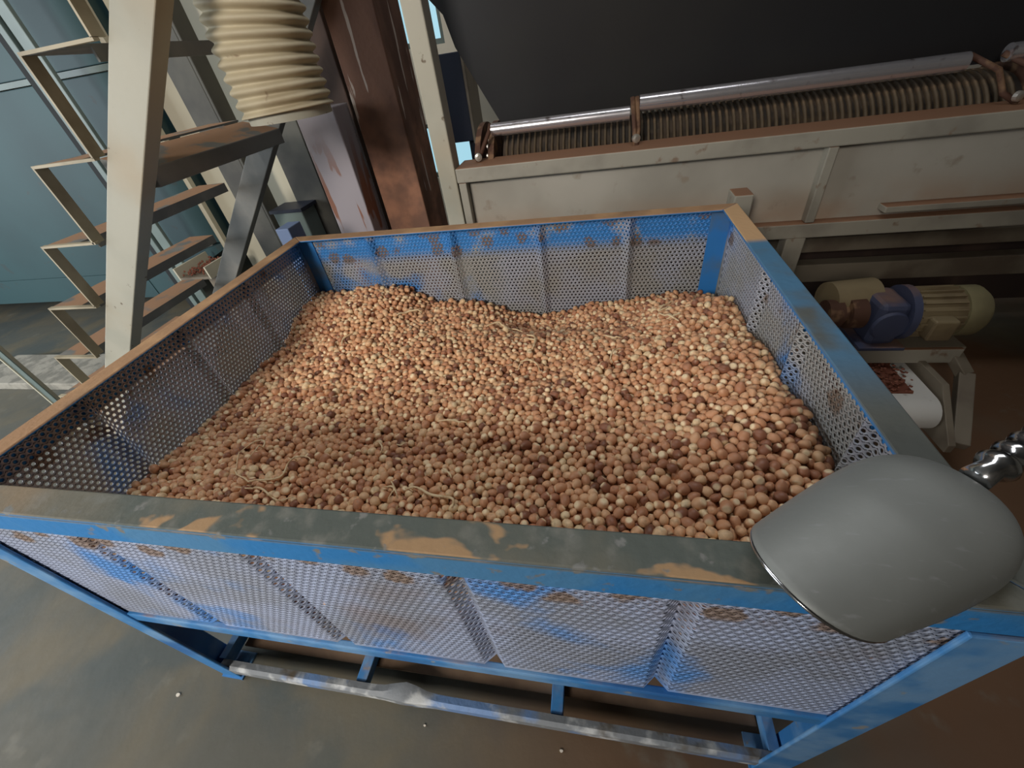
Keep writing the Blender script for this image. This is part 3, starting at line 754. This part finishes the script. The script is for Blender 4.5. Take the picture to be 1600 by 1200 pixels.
# ------------------------------------------------------------------ flexible hose
ho = thing('flexible_hose', (0.10, 1.02, 0.30), 'fat cream ribbed hose hanging beside the stairs', 'hose')
path = []; rad = []; R0 = 0.122; npth = 800
for i in range(npth + 1):
    t = i / npth * 2.42
    z = 0.335 + t
    xx = 0.096 - 0.04 * t + 0.38 * min(t, 0.4) ** 2 + 0.30 * max(0, t - 0.4); yy = 1.02 + 0.03 * t
    path.append((xx, yy, z - 0.0)); rad.append(R0 - 0.004 + 0.0065 * math.cos(2 * math.pi * t / 0.0272))
MB().tube(path, rad, 40, cap=False).build('hose_body', 'hose', ho, smooth='all', solid=0.003)
pl = MB(); pl.lathe((0.098, 1.02, 0.318), (0, 0, 1), [(0, 0.08), (0, 0.112), (0.022, 0.112), (0.022, 0.08)], 40)
pl.build('end_ring', 'beige', ho, smooth=True)

# ------------------------------------------------------------------ columns and ducts behind the bin
tag(MB().box(-0.148, 0.012, 1.40, 1.52, FL, 0.31).build('sheet_duct', 'lavender', bevel=0.004), 'lavender grey sheet metal duct with rust runs below the hose', 'duct')
tag(MB().box(0.040, 0.225, 1.5, 1.74, FL, 2.75).build('rusty_column', 'rust', bevel=0.004), 'wide rusty brown steel column with scratched paint', 'column')
tag(MB().box(-0.185, -0.066, 1.68, 1.80, FL, 2.75).build('dark_column', 'dark_rust', bevel=0.004), 'dark brown narrow column left of the rusty one', 'column')
tag(MB().box(-0.560, -0.385, 1.75, 1.90, FL, 2.75).build('dark_post', 'dark_post', bevel=0.004), 'dark grey square post between hose and duct', 'post')
tag(MB().box(-0.955, -0.815, 1.80, 1.815, FL, 2.75).box(-0.815, -0.80, 1.80, 1.90, FL, 2.75).build('steel_post', 'dark_post', bevel=0.004), 'dark steel channel post seen between the stair treads', 'post')
nv_ = thing('navy_cabinet', (0.22, 2.28, FL), 'dark navy metal cabinet seen past the grey machine post', 'cabinet')
MB().box(0.10, 0.305, 2.2, 2.4, 0.03, 0.405).build('body', 'navy', nv_, bevel=0.004)
MB().box(0.305, 0.317, 2.19, 2.41, 0.02, 0.40).build('edge_trim', 'rail_dim', nv_)
for x in (0.12, 0.26): MB().box(x, x + 0.03, 2.26, 2.32, FL, 0.03).build('leg', 'navy', nv_)
tag(MB().box(-0.170, -0.118, 1.06, 1.14, FL, 0.005).build('blue_bracket_post', 'pale_blue', bevel=0.003), 'small blue square post behind the far left bin corner', 'post')
wb = thing('plastic_crate', (-0.52, 1.45, FL), 'pale grey plastic crate standing behind the bin corner', 'crate')
MB().box(-0.62, -0.46, 1.62, 1.74, FL, -0.09).build('body', 'teal_frame', wb, bevel=0.006)
MB().box(-0.63, -0.45, 1.61, 1.75, -0.09, -0.075).build('lid', 'navy', wb)

# ------------------------------------------------------------------ drum machine
dm = thing('drum_machine', (1.5, 1.45, FL), 'long beige grey machine frame with a ribbed drum behind the bin', 'machine')
YM = 1.30; XE = 3.3
MB().box(0.388, 0.452, YM, YM + 0.075, FL, 2.75).build('tall_post', 'beige', dm, bevel=0.004)
MB().box(0.455, XE, YM - 0.005, YM + 0.13, 0.040, 0.088).build('top_beam', 'machine_beam', dm, bevel=0.004)
xs = [0.47, 1.655, 2.75, XE]
for a, b in zip(xs[:-1], xs[1:]):
    MB().box(a, b, YM + 0.035, YM + 0.045, -0.190, 0.040).build('side_panel', 'panel_grey', dm)
for x in (0.458, 1.640, 2.735):
    MB().box(x, x + 0.028, YM - 0.002, YM + 0.034, -0.188, 0.039).build('panel_rib', 'machine_beam', dm, bevel=0.003)
MB().box(0.455, XE, YM - 0.004, YM + 0.12, -0.240, -0.190).build('bottom_beam', 'machine_beam', dm, bevel=0.004)
MB().box(1.86, 2.3, YM - 0.010, YM + 0.034, -0.170, -0.150).build('small_ledge', 'machine_beam', dm, bevel=0.003)
for x in (1.600, 2.9):
    MB().box(x, x + 0.062, YM, YM + 0.06, FL, -0.240).build('leg', 'machine_beam', dm, bevel=0.004)
MB().box(1.372, 1.428, YM - 0.10, YM - 0.02, FL, -0.05).build('front_prop', 'machine_beam', dm, bevel=0.004)
MB().box(1.0, XE, 1.60, 1.65, -0.432, -0.37).build('inner_beam', 'rail_dim', dm, bevel=0.004)
MB().box(1.0, XE, 1.60, 1.66, -0.57, -0.488).build('inner_beam', 'rail_dim', dm, bevel=0.004)
MB().box(0.5, XE, 1.72, 1.73, -0.75, -0.20).build('back_panel', 'dark_rust', dm)
# ribbed drum
dc = Vector((0, 1.60, -0.035)); dr = 0.178
drum = MB().lathe((0.60, dc.y, dc.z), (1, 0, 0), [(0, 0.05), (0, dr), (1.60, dr), (1.60, 0.05)], 48).build('drum', 'drum', dm, smooth=True)
nt_ = 40; tv = []; tf = []
for i in range(nt_):
    a = 2 * math.pi * i / nt_
    for (dx, rr) in ((-0.0045, dr - 0.002), (-0.0030, dr + 0.012), (0.0030, dr + 0.012), (0.0045, dr - 0.002)):
        tv.append((0.615 + dx, dc.y + rr * math.cos(a), dc.z + rr * math.sin(a)))
for i in range(nt_):
    for j in range(3): tf.append((i * 4 + j, i * 4 + j + 1, ((i + 1) % nt_) * 4 + j + 1, ((i + 1) % nt_) * 4 + j))
ring0 = MB().add(tv, tf).build('ring', 'ring', drum, smooth='all')
for k in range(1, 74): link_copy(ring0, drum, (0.0213 * k, 0, 0))
# end plates of the drum: big discs with bolts
for x, wdt in ((0.505, 0.020), (0.555, 0.022), (2.20, 0.05)):
    ep = MB().lathe((x, dc.y - 0.02, dc.z - 0.005), (1, 0, 0), [(0, 0.04), (0, 0.222), (wdt, 0.222), (wdt, 0.04)], 48).build('end_disc', 'rust_iron', dm, smooth=True)
    if x > 0.55 and x < 1:
        for k in range(9):
            a = math.radians(100 + k * 10)
            MB().lathe((x - 0.008, dc.y - 0.02 + 0.20 * math.cos(a), dc.z + 0.20 * math.sin(a)), (1, 0, 0), [(0, 0.005), (0, 0.009), (0.010, 0.009)], 8).build('bolt', 'bolt', ep)
# two polished pipes on swinging arms
MB().lathe((0.575, 1.44, 0.172), (1, 0, 0), [(0, 0.01), (0, 0.021), (0.48, 0.021), (0.48, 0.01)], 24).build('polished_pipe', 'chrome', dm, smooth=True)
MB().lathe((1.085, 1.44, 0.196), (1, 0, 0), [(0, 0.01), (0, 0.024), (0.90, 0.024), (0.90, 0.01)], 24).build('polished_pipe', 'chrome', dm, smooth=True)
MB().lathe((2.08, 1.44, 0.205), (1, 0, 0), [(0, 0.01), (0, 0.022), (1.0, 0.022), (1.0, 0.01)], 24).build('polished_pipe', 'chrome', dm, smooth=True)
for pts in ([(0.572, 1.44, 0.19), (0.568, 1.42, 0.17), (0.520, 1.38, 0.085)], [(1.062, 1.44, 0.215), (1.070, 1.40, 0.14), (1.074, 1.37, 0.085)],
            [(1.076, 1.44, 0.215), (1.084, 1.40, 0.13), (1.078, 1.37, 0.085)], [(1.990, 1.44, 0.21), (2.06, 1.41, 0.17), (2.085, 1.39, 0.115), (2.12, 1.37, 0.09)],
            [(2.07, 1.44, 0.205), (2.17, 1.40, 0.15), (2.25, 1.37, 0.09)]):
    MB().tube(pts, 0.0075, 8).build('swing_arm', 'rust_iron', dm, smooth='all')
for x, y, z in ((0.528, 1.37, 0.105), (1.074, 1.375, 0.108), (2.108, 1.37, 0.108)):
    MB().lathe((x, y, z), (0.3, -1, 0), [(0, 0.004), (0, 0.013), (0.012, 0.013), (0.014, 0.006)], 12).build('pivot_nut', 'bolt', dm)
# black hood above the drum
def hood():
    lf = [(0.590, 0.170), (0.470, 0.415), (0.452, 0.50), (0.40, 0.56), (0.40, 2.0)]
    yy = lambda z: 1.56 - 0.20 * (z - 0.2)
    front = [(x, yy(z), z) for x, z in lf] + [(3.4, yy(2.0), 2.0), (3.4, yy(0.17), 0.17)]
    n = len(front); t = 0.012
    vs = front + [(x, y + t, z + t * 0.2) for x, y, z in front]
    fs = [tuple(range(n - 1, -1, -1)), tuple(range(n, 2 * n))] + [(i, (i + 1) % n, (i + 1) % n + n, i + n) for i in range(n)]
    hd = thing('black_hood', (1.9, 1.5, 0.205), 'large plain black hood sheet rising behind the polished pipes', 'hood')
    MB().add(vs, fs).build('sheet', 'hood', hd)
    MB().box(0.60, 3.4, 1.576, 1.60, 0.175, 0.21).build('stiffener', 'hood', hd)
hood()

# ------------------------------------------------------------------ gear motor and small white belt beside the bin
gm = thing('gear_motor', (1.93, 1.10, -0.52), 'cream electric motor with blue gearbox under the machine frame', 'motor')
MY, MZ = 1.10, -0.425
MB().lathe((1.93, MY, MZ), (1, 0, 0), [(0, 0.05), (0, 0.072), (0.125, 0.072), (0.125, 0.05)], 32).build('motor_body', 'motor_cream', gm, smooth=True)
fin = None
for k in range(22):
    a = 2 * math.pi * k / 22
    p = Vector((0, math.cos(a), math.sin(a)))
    q0 = Vector((1.937, MY, MZ)) + p * 0.075; q1 = Vector((2.05, MY, MZ)) + p * 0.075
    MB().beam(q0, q1, 0.004, 0.012, p).build('cooling_fin', 'motor_cream', gm)
MB().lathe((2.055, MY, MZ), (1, 0, 0), [(0, 0.06), (0, 0.080), (0.050, 0.080), (0.068, 0.066), (0.075, 0.03)], 32).build('fan_cover', 'motor_cap', gm, smooth=True)
MB().lathe((1.905, MY, MZ), (1, 0, 0), [(0, 0.04), (0, 0.088), (0.022, 0.088), (0.024, 0.04)], 32).build('mounting_flange', 'gear_blue', gm, smooth=True)
gb = MB().box(1.822, 1.905, MY - 0.066, MY + 0.066, MZ - 0.085, MZ + 0.062).build('gearbox', 'gear_blue', gm, bevel=0.016)
MB().lathe((1.863, MY - 0.066, MZ - 0.01), (0, -1, 0), [(0, 0.03), (0, 0.05), (0.010, 0.046), (0.012, 0.02)], 24).build('gearbox_cover', 'gear_blue', gb, smooth=True)
MB().lathe((1.70, MY, MZ), (1, 0, 0), [(0, 0.012), (0, 0.046), (0.045, 0.046), (0.047, 0.03), (0.062, 0.03), (0.064, 0.05), (0.11, 0.05), (0.112, 0.02), (0.125, 0.02)], 24).build('coupling', 'rust_iron', gm, smooth=True)
MB().lathe((1.72, MY + 0.05, MZ + 0.02), (1, 0.15, 0), [(0, 0.03), (0, 0.064), (0.14, 0.064), (0.14, 0.03)], 24).build('drive_cover', 'motor_cream', gm, smooth=True)
MB().box(1.955, 2.02, MY - 0.105, MY - 0.062, MZ - 0.045, MZ + 0.025).build('terminal_box', 'motor_cream', gm, bevel=0.006)
MB().box(1.80, 1.93, MY - 0.085, MY + 0.085, -0.520, -0.508).build('foot_plate', 'gear_blue', gm, bevel=0.002)

bc = thing('belt_conveyor', (1.95, 0.95, FL), 'small conveyor with white belt carrying red brown nut skins', 'conveyor')
MB().box(1.62, 2.115, 1.035, 1.20, -0.560, -0.522).build('support_channel', 'rail_dim', bc, bevel=0.004)
MB().box(1.62, 2.10, 1.02, 1.035, -0.575, -0.520).build('front_lip', 'machine_beam', bc, bevel=0.003)
# belt: end of a loop running along y, rounded nose toward the viewer
pr_ = []
for k in range(13):
    a = math.radians(90 + 15 * k); pr_.append((0.875 + 0.055 * math.cos(a), -0.655 + 0.055 * math.sin(a)))
pr_ = [(1.30, -0.600)] + pr_ + [(1.30, -0.710)]
MB().prism(pr_, 'x', 1.70, 1.985).build('belt', 'belt', bc, smooth=True)
MB().prism([(0.76, -0.72), (0.76, -0.69), (0.90, -0.565), (1.30, -0.565), (1.30, -0.74)], 'x', 1.994, 2.014).build('side_plate', 'rail_dim', bc, bevel=0.002)
MB().prism([(0.76, -0.72), (0.76, -0.69), (0.90, -0.565), (1.30, -0.565), (1.30, -0.74)], 'x', 1.66, 1.68).build('side_plate', 'rail_dim', bc, bevel=0.002)
MB().beam((2.03, 0.77, -0.70), (2.12, 0.99, -0.60), 0.04, 0.035).build('corner_arm', 'rail_dim', bc, bevel=0.003)
MB().beam((2.12, 0.99, -0.60), (2.09, 1.05, -0.545), 0.04, 0.03).build('corner_arm', 'rail_dim', bc, bevel=0.003)
for x in (1.66, 2.0):
    for y in (0.98, 1.26): MB().box(x, x + 0.03, y, y + 0.03, FL, -0.72).build('leg', 'rail_dim', bc)
vs = []; fs = []; mbk = MB()
rs = random.Random(5)
for k in range(420):
    x = rs.uniform(1.71, 1.955 - 0.02 * rs.random()); y = rs.uniform(0.885, 1.22)
    if x > 1.945 + 0.02 * math.sin(y * 40) or (y < 0.90 and rs.random() < 0.5): continue
    r = rs.uniform(0.004, 0.008); z = -0.594 + r * 0.6 + rs.random() * 0.012
    mbk.add([(x - r, y, z), (x + r, y, z), (x, y - r, z), (x, y + r, z), (x, y, z - r * .6), (x, y, z + r * .6)],
            [(0, 2, 5), (2, 1, 5), (1, 3, 5), (3, 0, 5), (2, 0, 4), (1, 2, 4), (3, 1, 4), (0, 3, 4)])
mbk.box(1.71, 1.93, 0.895, 1.24, -0.5995, -0.594)
tag(mbk.build('nut_skins', 'skin'), 'layer of red brown nut skins on the white belt', 'nut skins', kind='stuff')

# ------------------------------------------------------------------ teal machine on the left
tm = thing('teal_cabinet', (-2.6, 1.97, FL), 'big teal sheet metal machine housing behind the stairs', 'machine')
YT = 1.90
MB().box(-5.2, -1.82, YT, 2.05, 0.575, 2.2).build('upper_panel', 'teal', tm, bevel=0.004)
MB().box(-1.80, -1.285, YT, 2.05, 0.575, 2.2).build('upper_panel', 'teal', tm, bevel=0.004)
MB().box(-5.2, -1.82, YT, 2.05, -0.46, 0.545).build('lower_panel', 'teal', tm, bevel=0.004)
MB().box(-1.80, -1.285, YT, 2.05, -0.30, 0.545).build('lower_panel', 'teal', tm, bevel=0.004)
MB().box(-5.2, -1.285, YT - 0.012, YT, 0.548, 0.572).build('seam_flange', 'teal_frame', tm)
MB().prism([(YT, -0.46), (2.05, -0.46), (2.05, -0.62), (YT + 0.1, -0.64), (YT, -0.64)], 'x', -5.2, -2.05).build('hopper_skirt', 'teal', tm)
MB().prism([(-2.05, -0.64), (-2.05, -0.46), (-1.285, -0.30), (-1.285, -0.33)], 'y', YT + 0.004, 2.04).build('hopper_skirt', 'teal', tm)
MB().box(-1.300, -1.272, YT - 0.01, YT + 0.02, -0.33, 2.2).build('edge_strip', 'cream', tm)
for x in (-4.9, -1.5): MB().box(x, x + 0.07, 1.95, 2.02, FL, -0.3).build('leg', 'dark_post', tm)
tag(MB().box(-1.262, -0.33, 1.985, 2.03, FL, 2.2).build('cream_panel', 'cream', bevel=0.003), 'plain cream sheet panel behind the dark posts and stairs', 'panel')
tp = thing('channel_post', (-1.58, 1.74, FL), 'pale teal double channel post in front of the teal housing', 'post')
MB().box(-1.505, -1.440, 1.70, 1.72, FL, 2.2).build('web', 'teal_frame', tp, bevel=0.003)
MB().box(-1.555, -1.520, 1.69, 1.76, FL, 2.2).build('flange', 'teal_frame', tp, bevel=0.003)
MB().box(-1.520, -1.505, 1.72, 1.76, FL, 2.2).build('web', 'teal_frame', tp)
tag(MB().box(-1.625, -1.560, 1.72, 1.745, FL, 2.2).build('dark_gap_strip', 'black_gap'), 'black vertical strip painting the dark gap left of the pale channel post', 'gap strip')  # black strip paints the dark gap beside the post, not a real part
lp = thing('angle_leg', (-1.93, 0.95, FL), 'pale grey angle iron leg at the left picture edge', 'leg')
MB().box(-1.945, -1.90, 0.95, 0.955, FL, 1.0).build('wide_flange', 'teal_frame', lp)
MB().box(-1.955, -1.945, 0.945, 0.99, FL, 1.0).build('edge_flange', 'cream', lp)
tag(MB().box(-2.9, -1.95, 1.12, 1.42, FL, FL + 0.05).build('bright_floor_slab', 'floor_patch', bevel=0.006), 'low pale slab added for the bright patch of floor left of the stairs', 'floor slab')  # slab added to stand for a bright patch of the floor itself
cr = thing('nut_chute', (-1.47, 1.6, FL), 'small tray of reddish nuts seen through the lower treads', 'tray')
MB().box(-1.40, -1.20, 1.60, 1.85, -0.40, -0.385).build('tray_floor', 'rail_dim', cr)
MB().box(-1.41, -1.40, 1.60, 1.85, -0.40, -0.33).build('tray_side', 'cream', cr)
MB().box(-1.20, -1.19, 1.60, 1.85, -0.40, -0.33).build('tray_side', 'cream', cr)
MB().box(-1.33, -1.27, 1.70, 1.76, FL, -0.40).build('leg', 'rail_dim', cr)
mbk = MB()
for k in range(160):
    x = rs.uniform(-1.39, -1.21); y = rs.uniform(1.61, 1.84); r = rs.uniform(0.007, 0.01); z = -0.383 + r * 0.5 + rs.random() * 0.02
    mbk.add([(x - r, y, z), (x + r, y, z), (x, y - r, z), (x, y + r, z), (x, y, z - r * .6), (x, y, z + r)],
            [(0, 2, 5), (2, 1, 5), (1, 3, 5), (3, 0, 5), (2, 0, 4), (1, 2, 4), (3, 1, 4), (0, 3, 4)])
tag(mbk.build('tray_nuts', 'skin'), 'reddish nuts lying in the small tray behind the stairs', 'nuts', kind='stuff')

# ------------------------------------------------------------------ chips on the floor
for x, y, r, lab in ((-0.16, -0.106, 0.006, 'white shell chip alone on the floor at lower left'),
                     (0.875, -0.075, 0.004, 'tiny white chip on the floor below the bottom rail'),
                     (0.545, -0.075, 0.003, 'tiny pale chip on the floor by the dented rail')):
    a = [(x + r * math.cos(t) * (1 + 0.3 * math.sin(3 * t)), y + 0.7 * r * math.sin(t)) for t in [i * math.pi / 4 for i in range(8)]]
    tag(MB().prism(a, 'z', FL, FL + 0.003).build('shell_chip', 'chip'), lab, 'chip', 'chips on the floor')
